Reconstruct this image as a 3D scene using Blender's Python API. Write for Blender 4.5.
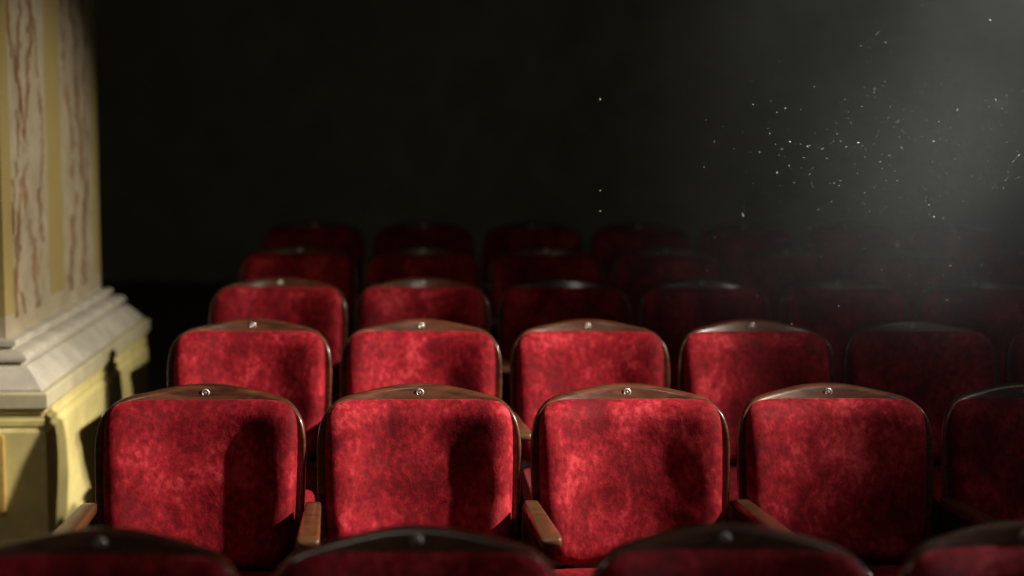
import bpy, bmesh, math, random
from mathutils import Vector, Matrix, noise

for o in list(bpy.data.objects):
    bpy.data.objects.remove(o)
S = bpy.context.scene
C = S.collection
R = math.radians

# ------------------------------------------------------------------ camera
EYE = 1.62
FPX = 1448.0
yaw, pit, rol = R(3.44), R(6.7), R(0.55)
fw = Vector((math.sin(yaw) * math.cos(pit), math.cos(yaw) * math.cos(pit), -math.sin(pit)))
rt = Vector((math.cos(yaw), -math.sin(yaw), 0))
up = rt.cross(fw)
rr = rt * math.cos(rol) + up * math.sin(rol)
uu = up * math.cos(rol) - rt * math.sin(rol)
cam = bpy.data.cameras.new('camera')
cam.sensor_width = 36.0
cam.lens = FPX * 36.0 / 1024.0
cam.clip_start = 0.05
cam.dof.use_dof = True
cam.dof.focus_distance = 3.86
cam.dof.aperture_fstop = 1.2
co = bpy.data.objects.new('camera', cam)
C.objects.link(co)
m = Matrix.Identity(4)
for i in range(3):
    m[i][0], m[i][1], m[i][2] = rr[i], uu[i], -fw[i]
m[2][3] = EYE
co.matrix_world = m
S.camera = co

# ------------------------------------------------------------------ world, light, exposure
w = bpy.data.worlds.new('world')
S.world = w
w.use_nodes = True
w.node_tree.nodes['Background'].inputs[0].default_value = (1.0, 0.97, 0.86, 1)
w.node_tree.nodes['Background'].inputs[1].default_value = 0.02

def spot(name, loc, aim, power, size, blend, radius, col):
    l = bpy.data.lights.new(name, 'SPOT')
    l.energy, l.spot_size, l.spot_blend, l.shadow_soft_size, l.color = power, R(size), blend, radius, col
    o = bpy.data.objects.new(name, l)
    C.objects.link(o)
    o.location = loc
    o.rotation_euler = (Vector(aim) - Vector(loc)).to_track_quat('-Z', 'Y').to_euler()
    return o
KEY, AIM = Vector((3.9, 3.0, EYE + 2.05)), Vector((0.36, 3.92, 0.84))
spot('stage_spotlight', KEY, AIM, 3150, 32, 1.0, 0.055, (1.0, 0.93, 0.80))
spot('pillar_fill', (3.9, 3.7, EYE + 2.05), (-1.35, 5.5, 0.98), 1150, 25, 1.0, 0.05, (1.0, 0.93, 0.78))  # extra fill lamp, added to brighten the pillar beyond the key beam
l = bpy.data.lights.new('house_light', 'AREA')
l.energy, l.size, l.color = 10, 0.6, (1.0, 0.93, 0.80)
o = bpy.data.objects.new('house_light', l)
C.objects.link(o)
o.location = (0.3, 1.3, 4.9)
spot('front_rim_fill', (4.6, 3.3, 2.5), (0.1, 2.5, 0.86), 350, 24, 1.0, 0.06, (0.95, 0.97, 1.0))  # added fill for highlights on the bottom row's right shoulders

S.view_settings.view_transform = 'Standard'
S.view_settings.look = 'None'
S.view_settings.gamma = 1.0
S.view_settings.use_curve_mapping = False
S.view_settings.exposure = 0.0
S.cycles.use_denoising = True
S.cycles.max_bounces = 6
S.cycles.volume_bounces = 0
S.cycles.volume_step_rate = 2.0

# ------------------------------------------------------------------ materials
def mat(name):
    m = bpy.data.materials.new(name)
    m.use_nodes = True
    nt = m.node_tree
    return m, nt, nt.nodes['Principled BSDF']

def N(nt, typ, **kw):
    n = nt.nodes.new(typ)
    for k, v in kw.items():
        if k.startswith('i_'):
            key = k[2:]
            n.inputs[int(key) if key.isdigit() else key].default_value = v
        else:
            setattr(n, k, v)
    return n

def math_n(nt, op, a, b=None, c=None):
    n = nt.nodes.new('ShaderNodeMath')
    n.operation = op
    for i, v in enumerate((a, b, c)):
        if v is None:
            continue
        if isinstance(v, (int, float)):
            n.inputs[i].default_value = v
        else:
            nt.links.new(v, n.inputs[i])
    return n.outputs[0]

def ramp(nt, fac, stops):
    n = nt.nodes.new('ShaderNodeValToRGB')
    e = n.color_ramp.elements
    while len(e) < len(stops):
        e.new(0.5)
    for el, (p, c) in zip(e, stops):
        el.position = p
        el.color = (*c, 1)
    nt.links.new(fac, n.inputs[0])
    return n.outputs[0]

def coords(nt, scale=(1, 1, 1), rnd=True):
    tc = nt.nodes.new('ShaderNodeTexCoord')
    mp = nt.nodes.new('ShaderNodeMapping')
    mp.inputs['Scale'].default_value = scale
    nt.links.new(tc.outputs['Object'], mp.inputs['Vector'])
    if rnd:
        oi = nt.nodes.new('ShaderNodeObjectInfo')
        k = math_n(nt, 'MULTIPLY', oi.outputs['Random'], 37.0)
        nt.links.new(k, mp.inputs['Location'])
    return mp.outputs[0]

def bump(nt, bsdf, h, strength, dist):
    b = N(nt, 'ShaderNodeBump', i_Strength=strength, i_Distance=dist)
    nt.links.new(h, b.inputs['Height'])
    nt.links.new(b.outputs[0], bsdf.inputs['Normal'])

def velvet():
    m, nt, b = mat('red_velvet')
    v = coords(nt, (1, 1, 0.8))
    n1 = N(nt, 'ShaderNodeTexNoise', i_Scale=6.5, i_Detail=6.0, i_Roughness=0.66, i_Distortion=0.35)
    n2 = N(nt, 'ShaderNodeTexNoise', i_Scale=60.0, i_Detail=3.0, i_Roughness=0.6)
    n3 = N(nt, 'ShaderNodeTexNoise', i_Scale=420.0, i_Detail=2.0)
    for n in (n1, n2, n3):
        nt.links.new(v, n.inputs['Vector'])
    s = math_n(nt, 'MULTIPLY_ADD', n2.outputs[0], 0.40, math_n(nt, 'MULTIPLY', n1.outputs[0], 0.78))
    col = ramp(nt, s, [(0.38, (0.075, 0.001, 0.0035)), (0.53, (0.15, 0.0025, 0.007)), (0.64, (0.29, 0.009, 0.017)), (0.78, (0.58, 0.05, 0.066))])
    nt.links.new(col, b.inputs['Base Color'])
    b.inputs['Roughness'].default_value = 0.75
    b.inputs['Specular IOR Level'].default_value = 0.15
    b.inputs['Sheen Weight'].default_value = 0.16
    b.inputs['Sheen Roughness'].default_value = 0.35
    b.inputs['Sheen Tint'].default_value = (1.0, 0.30, 0.33, 1)
    bump(nt, b, math_n(nt, 'MULTIPLY_ADD', n3.outputs[0], 0.25, math_n(nt, 'ADD', n1.outputs[0], math_n(nt, 'MULTIPLY', n2.outputs[0], 0.45))), 0.5, 0.006)
    return m

def wood(name, dark, light, rough=0.32, coat=0.4):
    m, nt, b = mat(name)
    v = coords(nt, (1, 6, 6))
    n1 = N(nt, 'ShaderNodeTexNoise', i_Scale=6.0, i_Detail=6.0, i_Roughness=0.65, i_Distortion=1.2)
    nt.links.new(v, n1.inputs['Vector'])
    n2 = N(nt, 'ShaderNodeTexNoise', i_Scale=40.0, i_Detail=3.0)
    nt.links.new(v, n2.inputs['Vector'])
    col = ramp(nt, n1.outputs[0], [(0.33, dark), (0.68, light)])
    nt.links.new(col, b.inputs['Base Color'])
    rg = math_n(nt, 'MULTIPLY_ADD', n1.outputs[0], 0.22, rough - 0.1)
    nt.links.new(rg, b.inputs['Roughness'])
    b.inputs['Coat Weight'].default_value = coat
    b.inputs['Coat Roughness'].default_value = 0.16
    bump(nt, b, n2.outputs[0], 0.12, 0.002)
    return m

def simple(name, col, rough, metal=0.0, nscale=0, namt=0.25, bstr=0.0):
    m, nt, b = mat(name)
    b.inputs['Base Color'].default_value = (*col, 1)
    b.inputs['Roughness'].default_value = rough
    b.inputs['Metallic'].default_value = metal
    if nscale:
        n = N(nt, 'ShaderNodeTexNoise', i_Scale=nscale, i_Detail=5.0, i_Roughness=0.6)
        nt.links.new(coords(nt), n.inputs['Vector'])
        a = tuple(c * (1 - namt) for c in col)
        d = tuple(min(1, c * (1 + namt)) for c in col)
        nt.links.new(ramp(nt, n.outputs[0], [(0.3, a), (0.7, d)]), b.inputs['Base Color'])
        if bstr:
            bump(nt, b, n.outputs[0], bstr, 0.01)
    return m

def painted_shaft(y0, y1, z0):
    """cream plaster with two upright painted panels of brown grotesque ornament between yellow bands"""
    m, nt, b = mat('painted_plaster')
    tc = nt.nodes.new('ShaderNodeTexCoord')
    sp = nt.nodes.new('ShaderNodeSeparateXYZ')
    nt.links.new(tc.outputs['Object'], sp.inputs[0])
    X, Y, Z = sp.outputs
    nz = N(nt, 'ShaderNodeTexNoise', i_Scale=7.0, i_Detail=5.0, i_Roughness=0.65)
    nt.links.new(tc.outputs['Object'], nz.inputs['Vector'])
    base = ramp(nt, nz.outputs[0], [(0.3, (0.36, 0.29, 0.185)), (0.7, (0.52, 0.445, 0.31))])
    u = math_n(nt, 'DIVIDE', math_n(nt, 'SUBTRACT', Y, y0), y1 - y0)      # 0 near corner .. 1 far corner
    wob = N(nt, 'ShaderNodeTexNoise', i_Scale=2.2, i_Detail=4.0, i_Roughness=0.7)
    mp = N(nt, 'ShaderNodeMapping')
    mp.inputs['Scale'].default_value = (1, 0.4, 1.5)
    nt.links.new(tc.outputs['Object'], mp.inputs[0])
    nt.links.new(mp.outputs[0], wob.inputs['Vector'])
    wv = math_n(nt, 'SUBTRACT', wob.outputs[0], 0.5)
    lf = N(nt, 'ShaderNodeTexNoise', i_Scale=9.0, i_Detail=3.0, i_Roughness=0.55, i_Distortion=1.5)
    mp2 = N(nt, 'ShaderNodeMapping')
    mp2.inputs['Scale'].default_value = (1, 1.6, 0.55)
    nt.links.new(tc.outputs['Object'], mp2.inputs[0])
    nt.links.new(mp2.outputs[0], lf.inputs['Vector'])
    above = math_n(nt, 'GREATER_THAN', Z, z0)
    fade = math_n(nt, 'GREATER_THAN', Z, z0 - 0.02)
    total = None
    def add(t, x):
        return x if t is None else math_n(nt, 'MAXIMUM', t, x)
    # stems: (panel centre, amplitude, wave count, phase, half width)
    for c, a, k, ph, hw in ((0.145, 0.05, 5.2, 0.3, 0.010), (0.25, 0.05, 5.2, 3.3, 0.014), (0.20, 0.085, 2.6, 1.2, 0.008), (0.33, 0.03, 4.0, 2.0, 0.008),
                            (0.66, 0.05, 5.2, 0.9, 0.016), (0.76, 0.05, 3.1, 3.9, 0.014), (0.84, 0.03, 4.0, 1.0, 0.010)):
        s = math_n(nt, 'SINE', math_n(nt, 'MULTIPLY_ADD', Z, k, ph))
        cx = math_n(nt, 'MULTIPLY_ADD', s, a, c)
        cx = math_n(nt, 'MULTIPLY_ADD', wv, 0.22, cx)
        d = math_n(nt, 'ABSOLUTE', math_n(nt, 'SUBTRACT', u, cx))
        wd = math_n(nt, 'MULTIPLY', math_n(nt, 'POWER', lf.outputs[0], 2.0), hw * 7.5)
        mk = math_n(nt, 'SUBTRACT', 1.0, math_n(nt, 'SMOOTH_MIN', math_n(nt, 'DIVIDE', d, wd), 1.0, 0.3))
        total = add(total, mk)
    brk = ramp(nt, lf.outputs[0], [(0.40, (0, 0, 0)), (0.56, (1, 1, 1))])
    brown = math_n(nt, 'MULTIPLY', math_n(nt, 'MULTIPLY', total, brk), fade)
    brown = math_n(nt, 'MINIMUM', math_n(nt, 'MULTIPLY', brown, 2.2), 0.9)
    mix = N(nt, 'ShaderNodeMix', data_type='RGBA')
    nt.links.new(brown, mix.inputs['Factor'])
    nt.links.new(base, mix.inputs['A'])
    bc = ramp(nt, nz.outputs[0], [(0.35, (0.13, 0.055, 0.02)), (0.65, (0.33, 0.16, 0.06))])
    nt.links.new(bc, mix.inputs['B'])
    # yellow bands
    band = None
    for c, hw in ((0.03, 0.05), (0.485, 0.075), (0.975, 0.05)):
        d = math_n(nt, 'ABSOLUTE', math_n(nt, 'SUBTRACT', u, c))
        band = add(band, math_n(nt, 'LESS_THAN', d, hw))
    band = math_n(nt, 'MULTIPLY', math_n(nt, 'MULTIPLY', band, above), 0.85)
    mix2 = N(nt, 'ShaderNodeMix', data_type='RGBA')
    nt.links.new(band, mix2.inputs['Factor'])
    nt.links.new(mix.outputs['Result'], mix2.inputs['A'])
    mix2.inputs['B'].default_value = (0.38, 0.285, 0.085, 1)
    nt.links.new(mix2.outputs['Result'], b.inputs['Base Color'])
    b.inputs['Roughness'].default_value = 0.7
    bump(nt, b, nz.outputs[0], 0.15, 0.01)
    return m

VELVET = velvet()
WOOD = wood('dark_polished_wood', (0.036, 0.011, 0.005), (0.15, 0.048, 0.022), 0.34, 0.75)
ARMWOOD = wood('worn_armrest_wood', (0.075, 0.030, 0.012), (0.16, 0.068, 0.027), 0.34, 0.6)
IRON = simple('black_iron', (0.012, 0.011, 0.010), 0.5, 0.3, 20)
STEEL = simple('screw_steel', (0.80, 0.77, 0.70), 0.42, 0.7)
STONE = simple('grey_white_moulding', (0.56, 0.51, 0.42), 0.6, 0, 9, 0.2, 0.12)
YELLOW = simple('yellow_ochre_paint', (0.78, 0.66, 0.27), 0.6, 0, 8, 0.14, 0.12)
BAND = simple('stone_yellow_paint', (0.60, 0.53, 0.34), 0.6, 0, 8, 0.16, 0.12)
GILT = simple('gilded_edge', (0.50, 0.33, 0.10), 0.45, 0.2, 14)
CARPET = simple('dark_carpet', (0.18, 0.13, 0.10), 0.95, 0, 120, 0.4, 0.3)
DARKWALL = simple('dark_wall_paint', (0.43, 0.43, 0.32), 0.9, 0, 3, 0.2)
DARKCEIL = simple('dark_ceiling_paint', (0.03, 0.028, 0.025), 0.9, 0, 3, 0.2)
DUST = simple('pale_dust', (0.85, 0.88, 0.92), 0.9)

# ------------------------------------------------------------------ mesh helpers
def obj(name, bm, material, parent=None, smooth=True, angle=None):
    me = bpy.data.meshes.new(name)
    bmesh.ops.recalc_face_normals(bm, faces=bm.faces)
    for f in bm.faces:
        f.smooth = smooth
    if smooth and angle:
        for e in bm.edges:
            if len(e.link_faces) == 2 and e.calc_face_angle(0) > R(angle):
                e.smooth = False
    bm.to_mesh(me)
    bm.free()
    me.materials.append(material)
    o = bpy.data.objects.new(name, me)
    C.objects.link(o)
    if parent:
        o.parent = parent
    return o

def add_box(bm, lo, hi, bev=0.0, seg=2):
    r = bmesh.ops.create_cube(bm, size=1.0)
    vs = r['verts']
    for v in vs:
        v.co = Vector([lo[i] + (v.co[i] + 0.5) * (hi[i] - lo[i]) for i in range(3)])
    if bev:
        es = list({e for v in vs for e in v.link_edges})
        bmesh.ops.bevel(bm, geom=es, offset=bev, segments=seg, affect='EDGES', profile=0.6)
    return vs

def inset_loop(pts, d):
    """move a closed counter-clockwise outline (x, z) inwards by d"""
    n = len(pts)
    out = []
    for i in range(n):
        a, b, c = pts[i - 1], pts[i], pts[(i + 1) % n]
        t = Vector((c[0] - a[0], c[1] - a[1])).normalized()
        out.append((b[0] - t[1] * d, b[1] + t[0] * d))
    return out

def catmull(pts, per=5):
    out = []
    P = [pts[0]] + list(pts) + [pts[-1]]
    for i in range(1, len(P) - 2):
        p0, p1, p2, p3 = P[i - 1], P[i], P[i + 1], P[i + 2]
        for k in range(per):
            t = k / per
            out.append(tuple(0.5 * (2 * p1[j] + (p2[j] - p0[j]) * t + (2 * p0[j] - 5 * p1[j] + 4 * p2[j] - p3[j]) * t * t
                             + (3 * p1[j] - p0[j] - 3 * p2[j] + p3[j]) * t ** 3) for j in range(2)))
    out.append(tuple(pts[-1]))
    return out

def mirror_outline(half):
    """half: from top centre (x = 0) down the +x side to the bottom centre; returns a closed counter-clockwise loop seen from -y"""
    right = half                       # goes clockwise (top -> right -> bottom)
    left = [(-x, z) for x, z in reversed(half[1:-1])]
    loop = right + left
    return list(reversed(loop))

# ------------------------------------------------------------------ the seat
TOP = 0.90
RB = 0.55                      # curve radius of the back in plan
LEAN = math.tan(R(10))
def surf(x, z):
    """y of the back's front face: wings curve towards the sitter (-y), top leans back (+y)"""
    return -(x * x) / (2 * RB) + (z - TOP) * LEAN + 0.30 * (max(0.0, z - (TOP - 0.075)) ** 2 / 0.06 if z < TOP - 0.045 else z - (TOP - 0.06))

def loops_to_mesh(bm, loops, close_first=False, close_last=False):
    rings = [[bm.verts.new(p) for p in l] for l in loops]
    n = len(rings[0])
    for a, b in zip(rings, rings[1:]):
        for i in range(n):
            j = (i + 1) % n
            bm.faces.new((a[i], a[j], b[j], b[i]))
    for ring, flag in ((rings[0], close_first), (rings[-1], close_last)):
        if flag:
            c = bm.verts.new(sum((v.co for v in ring), Vector()) / n)
            for i in range(n):
                bm.faces.new((ring[i], ring[(i + 1) % n], c))
    return rings

SHELL_HALF = [(0, 0), (.03, -.0006), (.06, -.003), (.10, -.0085), (.14, -.0155), (.18, -.0225), (.205, -.029), (.225, -.039),
              (.243, -.056), (.256, -.078), (.264, -.107), (.268, -.15), (.267, -.22), (.264, -.30), (.259, -.38), (.254, -.45), (.246, -.485), (.22, -.50), (.11, -.50), (0, -.50)]
PAD_HALF = [(0, -.036), (.05, -.0355), (.10, -.034), (.15, -.0325), (.19, -.033), (.212, -.037), (.228, -.047), (.239, -.065), (.2445, -.095),
            (.246, -.15), (.245, -.22), (.243, -.30), (.239, -.36), (.232, -.40), (.215, -.435), (.17, -.459), (.10, -.462), (0, -.462)]

def shell_bm():
    loop = mirror_outline(catmull(SHELL_HALF, 4))
    bm = bmesh.new()
    zc = -0.24
    def ring(ins, dy, sc=1.0):
        l = inset_loop(loop, ins) if ins else loop
        out = []
        for x, z in l:
            x, z = x * sc, zc + (z - zc) * sc
            out.append(Vector((x, surf(x, TOP + z) + dy, TOP + z)))
        return out
    loops = [ring(0.006, 0.030, s) for s in (0.06, 0.3, 0.55, 0.8, 1.0)]
    loops += [ring(0.002, 0.027), ring(0, 0.022), ring(0, 0.007), ring(0.0007, 0.0032), ring(0.0022, 0.0003), ring(0.0045, -0.0017), ring(0.0072, -0.0028), ring(0.010, -0.003), ring(0.014, -0.003)]
    loops += [ring(0.014, -0.003, s) for s in (0.97, 0.94, 0.8, 0.55, 0.3, 0.06)]
    loops_to_mesh(bm, loops, True, True)
    return bm

def pad_bm():
    loop = mirror_outline(catmull(PAD_HALF, 4))
    bm = bmesh.new()
    zc = -0.25
    def thick(x, z):                 # fuller towards the small of the back, with raised side bolsters
        t = min(1, max(0, -z / 0.46))
        q = min(1, max(0, (abs(x) - 0.075) / 0.125))
        return 0.028 + 0.026 * t + (0.0135 + 0.008 * t) * q * q * (3 - 2 * q)
    def ring(ins, f, sc=1.0):
        out = []
        for x, z in loop:
            x, z = x * (1 - ins / .246) * sc, zc + (z - zc) * (1 - ins / .213) * sc
            wv = 0.004 * noise.noise(Vector((x * 12, z * 9, 3.1))) * max(0, f - .5) * 2
            out.append(Vector((x, surf(x, TOP + z) - thick(x, z) * f + wv, TOP + z)))
        return out
    RI = 0.052
    loops = [ring(0.004, -0.25), ring(0.0, 0.10)]
    for k in range(1, 11):
        a = k / 10 * math.pi / 2
        loops.append(ring(RI * (1 - math.cos(a)), 0.10 + 0.90 * math.sin(a)))
    loops += [ring(RI, 1.0, 1 - k / 26) for k in range(1, 26)]
    loops_to_mesh(bm, loops, False, True)
    return bm

def cushion_bm():
    bm = bmesh.new()
    nx, ny = 14, 14
    loop = []
    hw, y0, y1, r = 0.236, -0.565, -0.115, 0.05
    for cx, cy, a0 in ((hw - r, y0 + r, -90), (hw - r, y1 - r, 0), (-hw + r, y1 - r, 90), (-hw + r, y0 + r, 180)):
        for k in range(7):
            a = R(a0 + 90 * k / 6)
            loop.append((cx + r * math.cos(a), cy + r * math.sin(a)))
    def ring(ins, z, sc=1.0):
        l = inset_loop(loop, ins)
        return [Vector((x * sc, -0.34 + (y + 0.34) * sc, z + 0.05 * (-y - 0.34) - 0.015 * (x * sc / hw) ** 0 * (1 - 0))) for x, y in l]
    loops = [ring(0.02, 0.385, 0.3), ring(0.02, 0.385), ring(0.006, 0.392), ring(0, 0.405), ring(0, 0.43)]
    for k in range(1, 6):
        a = k / 5 * math.pi / 2
        loops.append(ring(0.03 * (1 - math.cos(a)), 0.43 + 0.03 * math.sin(a)))
    loops += [ring(0.03, 0.46 + 0.012 * (1 - s * s), s) for s in (0.9, 0.75, 0.55, 0.35, 0.15)]
    loops_to_mesh(bm, loops, True, True)
    return bm

def pan_bm():
    bm = bmesh.new()
    add_box(bm, (-0.232, -0.55, 0.335), (0.232, -0.12, 0.368), 0.012)
    for v in bm.verts:
        v.co.z += 0.05 * (-v.co.y - 0.34)
    return bm

ARMX = 0.2815
def arm_bm(sx):
    """wooden armrest board: rounded nose, slightly broader at the front"""
    bm = bmesh.new()
    secs = []
    ys = [-0.142, -0.16, -0.20, -0.30, -0.40, -0.49, -0.53, -0.548, -0.556, -0.560]
    ww = [0.019, 0.020, 0.021, 0.0225, 0.0245, 0.0265, 0.027, 0.0265, 0.024, 0.018]
    th = [0.028, 0.029, 0.030, 0.030, 0.030, 0.030, 0.029, 0.026, 0.020, 0.011]
    for y, h, t in zip(ys, ww, th):
        zc = 0.600 - 0.058 * (y + 0.03) - (0.003 if y < -0.55 else 0)
        l = []
        for k in range(20):
            a = 2 * math.pi * k / 20
            ca, sa = math.cos(a), math.sin(a)
            p = 0.38
            l.append(Vector((sx * ARMX + 0.009 + (-y - 0.14) * 0.042 + h * math.copysign(abs(ca) ** p, ca), y, zc + t / 2 * math.copysign(abs(sa) ** p, sa))))
        secs.append(l)
    loops_to_mesh(bm, secs, True, True)
    return bm

def standard_bm(sx):
    """cast side standard below the armrest: upright web with a curved front edge"""
    prof = [(-0.06, 0.594), (-0.07, 0.42), (-0.06, 0.20), (-0.03, 0.04), (-0.03, 0.015), (-0.40, 0.015), (-0.40, 0.04), (-0.34, 0.12), (-0.33, 0.30),
            (-0.42, 0.42), (-0.50, 0.52), (-0.535, 0.61)]
    bm = bmesh.new()
    x0, x1 = sx * ARMX - 0.009, sx * ARMX + 0.009
    a = [bm.verts.new((x0, y, z)) for y, z in prof]
    b = [bm.verts.new((x1, y, z)) for y, z in prof]
    n = len(prof)
    for i in range(n):
        j = (i + 1) % n
        bm.faces.new((a[i], a[j], b[j], b[i]))
    bm.faces.new(a)
    bm.faces.new(list(reversed(b)))
    bmesh.ops.bevel(bm, geom=[e for e in bm.edges if abs(e.verts[0].co.x - e.verts[1].co.x) < 1e-6], offset=0.004, segments=2, affect='EDGES')
    return bm

def foot_bm(sx):
    bm = bmesh.new()
    add_box(bm, (sx * ARMX - 0.026, -0.42, 0.0), (sx * ARMX + 0.026, -0.01, 0.016), 0.005)
    return bm

def ring_bm(cx, cy, cz, rad, tube):
    bm = bmesh.new()
    loops = []
    for i in range(28):
        a = 2 * math.pi * i / 28
        l = []
        for k in range(10):
            t = 2 * math.pi * k / 10
            r_ = rad + tube * math.cos(t)
            l.append(Vector((cx + r_ * math.cos(a), cy - tube * math.sin(t), cz + r_ * math.sin(a))))
        loops.append(l)
    loops.append(loops[0])
    vs = [[bm.verts.new(p) for p in l] for l in loops[:-1]]
    for i in range(28):
        for k in range(10):
            bm.faces.new((vs[i][k], vs[i][(k + 1) % 10], vs[(i + 1) % 28][(k + 1) % 10], vs[(i + 1) % 28][k]))
    return bm

def screw_bm(cx, cy, cz, rad):
    """domed screw head"""
    bm = bmesh.new()
    loops = []
    for r_, d in ((rad, 0.003), (rad, -0.0005), (rad * 0.8, -0.0016), (rad * 0.45, -0.0023), (rad * 0.15, -0.0025)):
        loops.append([Vector((cx + r_ * math.cos(a), cy + d, cz + r_ * math.sin(a))) for a in [2 * math.pi * k / 18 for k in range(18)]])
    loops_to_mesh(bm, loops, True, True)
    return bm

def make_seat(end):
    root = bpy.data.objects.new('theatre_seat', None)
    C.objects.link(root)
    root.empty_display_size = 0.1
    sh = obj('back_shell', shell_bm(), WOOD, root)
    zc = TOP - 0.0195
    yc = surf(0, zc) - 0.0035
    obj('washer', ring_bm(0, yc, zc, 0.0085, 0.0026), STEEL, sh)
    obj('screw', screw_bm(0, yc, zc, 0.0048), STEEL, sh)
    obj('back_pad', pad_bm(), VELVET, root)
    obj('seat_cushion', cushion_bm(), VELVET, root)
    obj('seat_pan', pan_bm(), WOOD, root)
    for sx in ((1, -1) if end else (1,)):
        obj('armrest', arm_bm(sx), ARMWOOD, root)
        st = obj('side_standard', standard_bm(sx), IRON, root, angle=35)
        obj('foot', foot_bm(sx), IRON, st, angle=35)
    return root

def copy_tree(o, parent=None):
    c = o.copy()
    C.objects.link(c)
    c.parent = parent
    for ch in list(o.children):
        copy_tree(ch, c)
    return c

ORD = ['closest to', 'second from', 'third from', 'fourth from', 'fifth from', 'sixth from', 'seventh from', 'eighth from']
ROWS = [   # (y, top height, columns, (first x, spacing, width), label, group)
    (2.50, EYE - .728, range(0, 4), (-.568, .553, .985), 'shadowed blurred seat, {} the pillar side, in the row cut off at the bottom', 'seats in the row cut off at the bottom'),
    (3.85, EYE - .719, range(0, 5), (-.590, .562, 1.0), 'red velvet seat, {} the painted pillar, in the sharply focused row', 'seats in the sharply focused row'),
    (4.75, EYE - .667, range(0, 6), (-.567, .5535, .985), 'softly blurred red seat, {} the pillar, one row behind the sharp row', 'seats one row behind the sharp row'),
    (5.65, EYE - .627, range(0, 6), (-.565, .5535, .985), 'blurred red seat, {} the pillar, two rows behind the sharp row', 'seats two rows behind the sharp row'),
    (6.55, EYE - .582, range(0, 7), (-.565, .556, .985), 'dim red seat, {} the pillar, three rows behind the sharp row', 'seats three rows behind the sharp row'),
    (7.45, EYE - .535, range(0, 7), (-.565, .556, .985), 'barely visible seat, {} the pillar side, in the darkest rearmost row', 'seats in the darkest rearmost row'),
]
def floor_z(y):
    z = [(r[0], r[1] - TOP) for r in ROWS]
    if y <= z[1][0]:
        return z[1][1]
    for (a, za), (b, zb) in zip(z[1:], z[2:]):
        if y <= b:
            return za + (zb - za) * (y - a) / (b - a)
    return z[-1][1] + (y - z[-1][0]) * 0.05

used = {}
for y, top, cols, (x0, pitch, wide), lab, grp in ROWS:
    for k in cols:
        end = (k == 0)
        if end not in used:
            used[end] = o = make_seat(end)
        else:
            o = copy_tree(used[end])
        o.location = (x0 + pitch * k, y, top - TOP)
        o.scale.x = wide
        if grp == 'seats in the sharply focused row':          # this row was re-spaced: broader seats towards the pillar
            o.location.x += (0.003, 0.013, 0.014, 0.008, 0.006)[k]
            o.scale.x = (1.022, 1.008, 1.0, 1.0, 1.0)[k]
        o['label'] = lab.format(ORD[k])
        o['category'] = 'seat'
        o['group'] = grp

# ------------------------------------------------------------------ the room
def structure(name, bm, material, label, cat, **kw):
    o = obj(name, bm, material, None, **kw)
    o['kind'], o['label'], o['category'] = 'structure', label, cat
    return o
XL, XR, YN, YF, ZC = -2.6, 5.2, -1.6, 11.0, 5.2
def slab(lo, hi):
    bm = bmesh.new()
    add_box(bm, lo, hi)
    return bm
ys = [YN, 3.85, 4.75, 5.65, 6.55, 7.45, YF]
bm = bmesh.new()
rows_ = [[bm.verts.new((x, y, floor_z(y) - d)) for x, d in ((XL, 0), (XR, 0), (XR, .15), (XL, .15))] for y in ys]
for a, b in zip(rows_, rows_[1:]):
    for i in range(4):
        j = (i + 1) % 4
        bm.faces.new((a[i], a[j], b[j], b[i]))
bm.faces.new(rows_[0])
bm.faces.new(rows_[-1])
structure('floor', bm, CARPET, 'dark carpeted raked floor under the rows of red seats', 'floor', smooth=False)
structure('ceiling', slab((XL, YN, ZC), (XR, YF, ZC + .15)), DARKCEIL, 'unlit dark ceiling high above the seats', 'ceiling', smooth=False)
structure('wall_back', slab((XL, YF, -.2), (XR, YF + .15, ZC)), DARKWALL, 'black unlit wall behind the rearmost row', 'wall', smooth=False)
# the side towards the stage stays open: the dim stage light comes in from there
structure('wall_left', slab((XL - .15, YN, -.2), (XL, YF, ZC)), DARKWALL, 'dark side wall beyond the painted pillar', 'wall', smooth=False)
structure('wall_right', slab((XR, YN, -.2), (XR + .15, YF, ZC)), DARKWALL, 'dark side wall across from the painted pillar', 'wall', smooth=False)

# ------------------------------------------------------------------ the painted pillar
XW, PY0, PY1, PX0 = -1.255, 4.815, 6.63, -2.6
P = 0.177
pil = bpy.data.objects.new('pillar', None)
C.objects.link(pil)
pil.location = (0, 0, 0)
pil['kind'], pil['category'] = 'structure', 'pillar'
pil['label'] = 'painted pillar with yellow bands, brown ornament and a moulded grey base'

def sweep(bm, prof):
    """prof: (out, z) from the shaft's face outwards; swept round the three free sides with mitred corners"""
    loops = []
    for out, z in prof:
        d = out
        loops.append([Vector((PX0 + .01, PY0 + P - d, z)), Vector((XW - P + d, PY0 + P - d, z)), Vector((XW - P + d, PY1 - P + d, z)), Vector((PX0 + .01, PY1 - P + d, z))])
    rings = [[bm.verts.new(p) for p in l] for l in loops]
    for a, b in zip(rings, rings[1:]):
        for i in range(3):
            bm.faces.new((a[i], a[i + 1], b[i + 1], b[i]))
    for rg in (rings[0], rings[-1]):
        bm.faces.new(rg)
    for i_ in (0, 3):
        bm.faces.new([rg[i_] for rg in rings] ) if False else None
    return bm
ZT = EYE - 0.768          # top of the base moulding
ZB = EYE - 0.928          # its lower lip
bm = bmesh.new()
sweep(bm, [(0, ZT - .02), (0, ZC)])
obj('shaft', bm, painted_shaft(PY0 + P, PY1 - P, ZT + 0.075), pil, smooth=False)
bm = bmesh.new()
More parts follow.
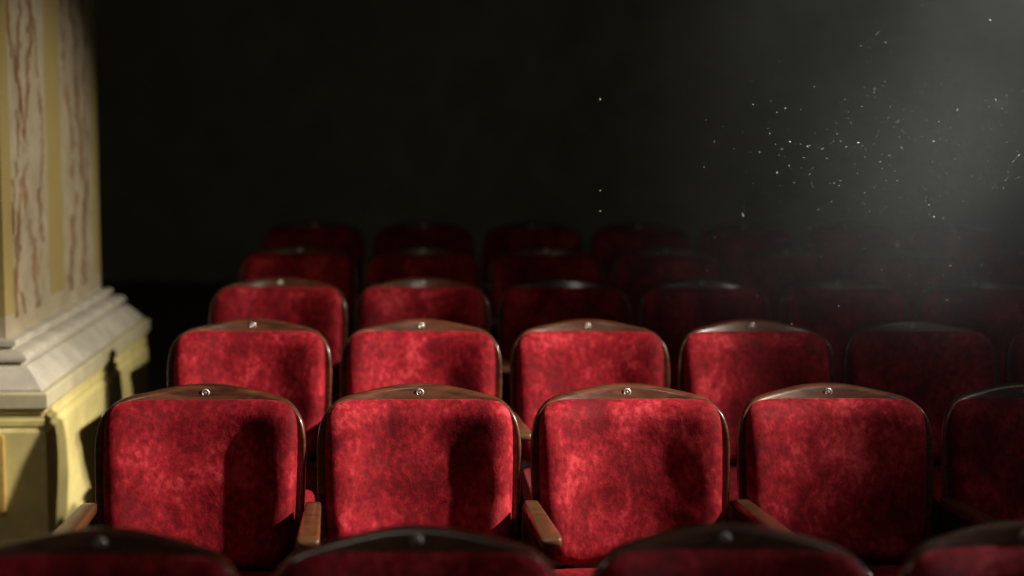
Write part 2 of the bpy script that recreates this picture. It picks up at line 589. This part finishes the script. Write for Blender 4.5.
prof = [(0.0, ZT + .002), (.040, ZT), (.042, ZT - .003), (.042, ZT - .018), (.028, ZT - .020), (.028, ZT - .030), (.050, ZT - .032), (.072, ZT - .036),
        (.084, ZT - .043), (.090, ZT - .053), (.090, ZT - .063), (.070, ZT - .067), (.070, ZT - .077), (.090, ZT - .079), (.100, ZT - .087), (.119, ZT - .106),
        (.138, ZT - .128), (.149, ZT - .142), (.153, ZT - .146), (.153, ZT - .152), (.134, ZT - .154), (.134, ZT - .160), (0, ZT - .160)]
sweep(bm, prof)
obj('base_moulding', bm, STONE, pil, smooth=False)
bm = bmesh.new()
sweep(bm, [(0, ZB + .006), (.170, ZB + .006), (.177, ZB), (.177, ZB - .045), (.172, ZB - .052), (0, ZB - .052)])
obj('base_band', bm, BAND, pil, smooth=False)
bm = bmesh.new()
zd = ZB - .052
prof = [(0, zd), (.168, zd), (.168, zd - .010)]
for k in range(1, 7):
    a = k / 6 * math.pi / 2
    prof.append((.168 - .016 * math.sin(a), zd - .010 - .03 * (1 - math.cos(a))))
prof += [(.156, zd - .042), (.156, zd - .052)]
for k in range(1, 6):
    a = k / 5 * math.pi / 2
    prof.append((.156 - .012 * math.sin(a), zd - .052 - .022 * (1 - math.cos(a))))
prof += [(.146, zd - .078), (.146, zd - .09), (.160, zd - .10), (.160, 0.2), (.175, .19), (.175, -.05), (0, -.05)]
prof = [(.0, zd), (.166, zd), (.166, zd - .012), (.158, zd - .016), (.158, zd - .034), (.163, zd - .038), (.163, zd - .056), (.156, zd - .062), (.168, zd - .078), (.168, .2), (.175, .19), (.175, -.05), (0, -.05)]
sweep(bm, prof)
obj('plinth', bm, YELLOW, pil, smooth=False)
# raised panel frame on the plinth's near face
bm = bmesh.new()
yf = PY0 + P - .168
x1, x0, z1, z0 = XW - .145, PX0 + .05, zd - .085, .28
for lo, hi in (((x1 - .028, yf - .014, z0), (x1, yf + .004, z1)), ((x0, yf - .014, z0), (x0 + .028, yf + .004, z1)),
               ((x0 + .028, yf - .014, z1 - .028), (x1 - .028, yf + .004, z1)), ((x0 + .028, yf - .014, z0), (x1 - .028, yf + .004, z0 + .028))):
    add_box(bm, lo, hi, 0.006)
obj('panel_frame', bm, GILT, pil, smooth=True, angle=40)

# ------------------------------------------------------------------ unseen fixture added around the key lamp to carry a beam-cutting flag
def tube_bm(r0, r1, z0, z1, wall=0.004, n=28):
    bm = bmesh.new()
    prof = [(r0, z0), (r1, z1), (r1 - wall, z1), (r0 - wall, z0)]
    rg = [[bm.verts.new((r * math.cos(2 * math.pi * k / n), r * math.sin(2 * math.pi * k / n), z)) for k in range(n)] for r, z in prof]
    for a in range(4):
        for k in range(n):
            q = (k + 1) % n
            bm.faces.new((rg[a][k], rg[a][q], rg[(a + 1) % 4][q], rg[(a + 1) % 4][k]))
    return bm
ax = (AIM - KEY).normalized()
lamp_ = bpy.data.objects.new('added_light_fixture', None)
C.objects.link(lamp_)
lamp_.location = KEY
lamp_['label'], lamp_['category'] = 'added unseen spotlight fixture hung from the ceiling, its flag cutting the beam', 'stage light'
rot = ax.to_track_quat('-Z', 'Y').to_matrix().to_4x4()
def place(o):
    o.matrix_local = rot
    return o
place(obj('housing', tube_bm(0.13, 0.13, 0.12, -0.16), IRON, lamp_, angle=35))
b_ = bmesh.new()
bmesh.ops.create_cone(b_, cap_ends=True, segments=28, radius1=0.13, radius2=0.08, depth=0.09, matrix=Matrix.Translation((0, 0, 0.165)))
place(obj('rear_cap', b_, IRON, lamp_, angle=35))
b_ = bmesh.new()
add_box(b_, (-0.012, -0.012, 0.13), (0.012, 0.012, ZC - KEY.z), 0.003)
obj('hanging_pipe', b_, IRON, lamp_, angle=35)
# flag added out of view to cut the beam: its edge lies in the plane through the lamp and a line across the seats, so the seats on that side stay dark
A_, B_ = Vector((0.95, 3.80, 0.78)) - KEY, Vector((1.34, 4.70, 0.86)) - KEY
e0, e1 = A_.normalized() * 0.55, B_.normalized() * 0.55
ed = (e1 - e0).normalized()
mid = (e0 + e1) / 2
inn = (mid - ax * mid.dot(ax)).normalized()
sd = (inn - ed * inn.dot(ed)).normalized()
root_ = ax * 0.165 + (inn - ed * inn.dot(ed)).normalized() * 0.135
p = [mid - ed * 0.32, mid + ed * 0.32, root_ + ed * 0.14, root_ - ed * 0.14]
nn = (p[1] - p[0]).cross(p[2] - p[0]).normalized() * 0.002
b_ = bmesh.new()
lo_ = [b_.verts.new(q - nn) for q in p]
hi_ = [b_.verts.new(q + nn) for q in p]
b_.faces.new(lo_)
b_.faces.new(list(reversed(hi_)))
for k in range(4):
    q = (k + 1) % 4
    b_.faces.new((lo_[k], lo_[q], hi_[q], hi_[k]))
obj('added_beam_flag', b_, IRON, lamp_, smooth=False)

# ------------------------------------------------------------------ dust in the beam and the haze itself
random.seed(11)
bm = bmesh.new()
for i in range(700):
    y = random.uniform(3.3, 4.5)
    px = min(1040, max(600, random.gauss(930, 120)))
    d = (rr * ((px - 512) / FPX) + fw - uu * ((random.gauss(165, 75) - 288) / FPX))
    p = d * (y / d.y) + Vector((0, 0, EYE))
    if p.z < 1.02:
        continue
    r_ = random.choice((.0005, .00055, .0006, .0007, .0010)) * y / 3.8
    res = bmesh.ops.create_icosphere(bm, subdivisions=1, radius=r_, matrix=Matrix.Translation(p))
    if random.random() < .12:
        ax = Vector((random.uniform(-1, 1), 0, random.uniform(-1, 1))).normalized()
        for v in res['verts']:
            q = v.co - p
            v.co += ax * q.dot(ax) * 3
o = obj('dust', bm, DUST)
o['kind'], o['label'], o['category'] = 'stuff', 'pale dust specks drifting in the hazy light beam above the seats', 'dust'

m_ = bpy.data.materials.new('haze')
m_.use_nodes = True
nt = m_.node_tree
nt.nodes.clear()
out = nt.nodes.new('ShaderNodeOutputMaterial')
vs = N(nt, 'ShaderNodeVolumeScatter')
vs.inputs['Color'].default_value = (0.82, 0.93, 1.0, 1)
vs.inputs['Anisotropy'].default_value = 0.1
tc = nt.nodes.new('ShaderNodeTexCoord')
sp = nt.nodes.new('ShaderNodeSeparateXYZ')
nt.links.new(tc.outputs['Object'], sp.inputs[0])
def smooth(v, a, b):
    n = N(nt, 'ShaderNodeMapRange', interpolation_type='SMOOTHSTEP')
    n.inputs['From Min'].default_value, n.inputs['From Max'].default_value = a, b
    nt.links.new(v, n.inputs['Value'])
    return n.outputs[0]
nz = N(nt, 'ShaderNodeTexNoise', i_Scale=1.4, i_Detail=5.0, i_Roughness=0.6, i_Distortion=0.6)
nt.links.new(tc.outputs['Object'], nz.inputs['Vector'])
dn = math_n(nt, 'MULTIPLY', smooth(sp.outputs[0], 0.4, 2.9), smooth(sp.outputs[2], 0.97, 1.22))
dn = math_n(nt, 'MULTIPLY', dn, smooth(sp.outputs[1], 5.4, 4.2))
dn = math_n(nt, 'MULTIPLY', dn, smooth(nz.outputs[0], 0.22, 0.72))
nt.links.new(math_n(nt, 'MULTIPLY', dn, 0.17), vs.inputs['Density'])
nt.links.new(vs.outputs[0], out.inputs['Volume'])
o = obj('haze', slab((0.3, 0.6, 0.97), (3.2, 5.4, 3.4)), m_, smooth=False)
o['kind'], o['label'], o['category'] = 'stuff', 'thin smoky haze lit by the beam above the seats', 'haze'
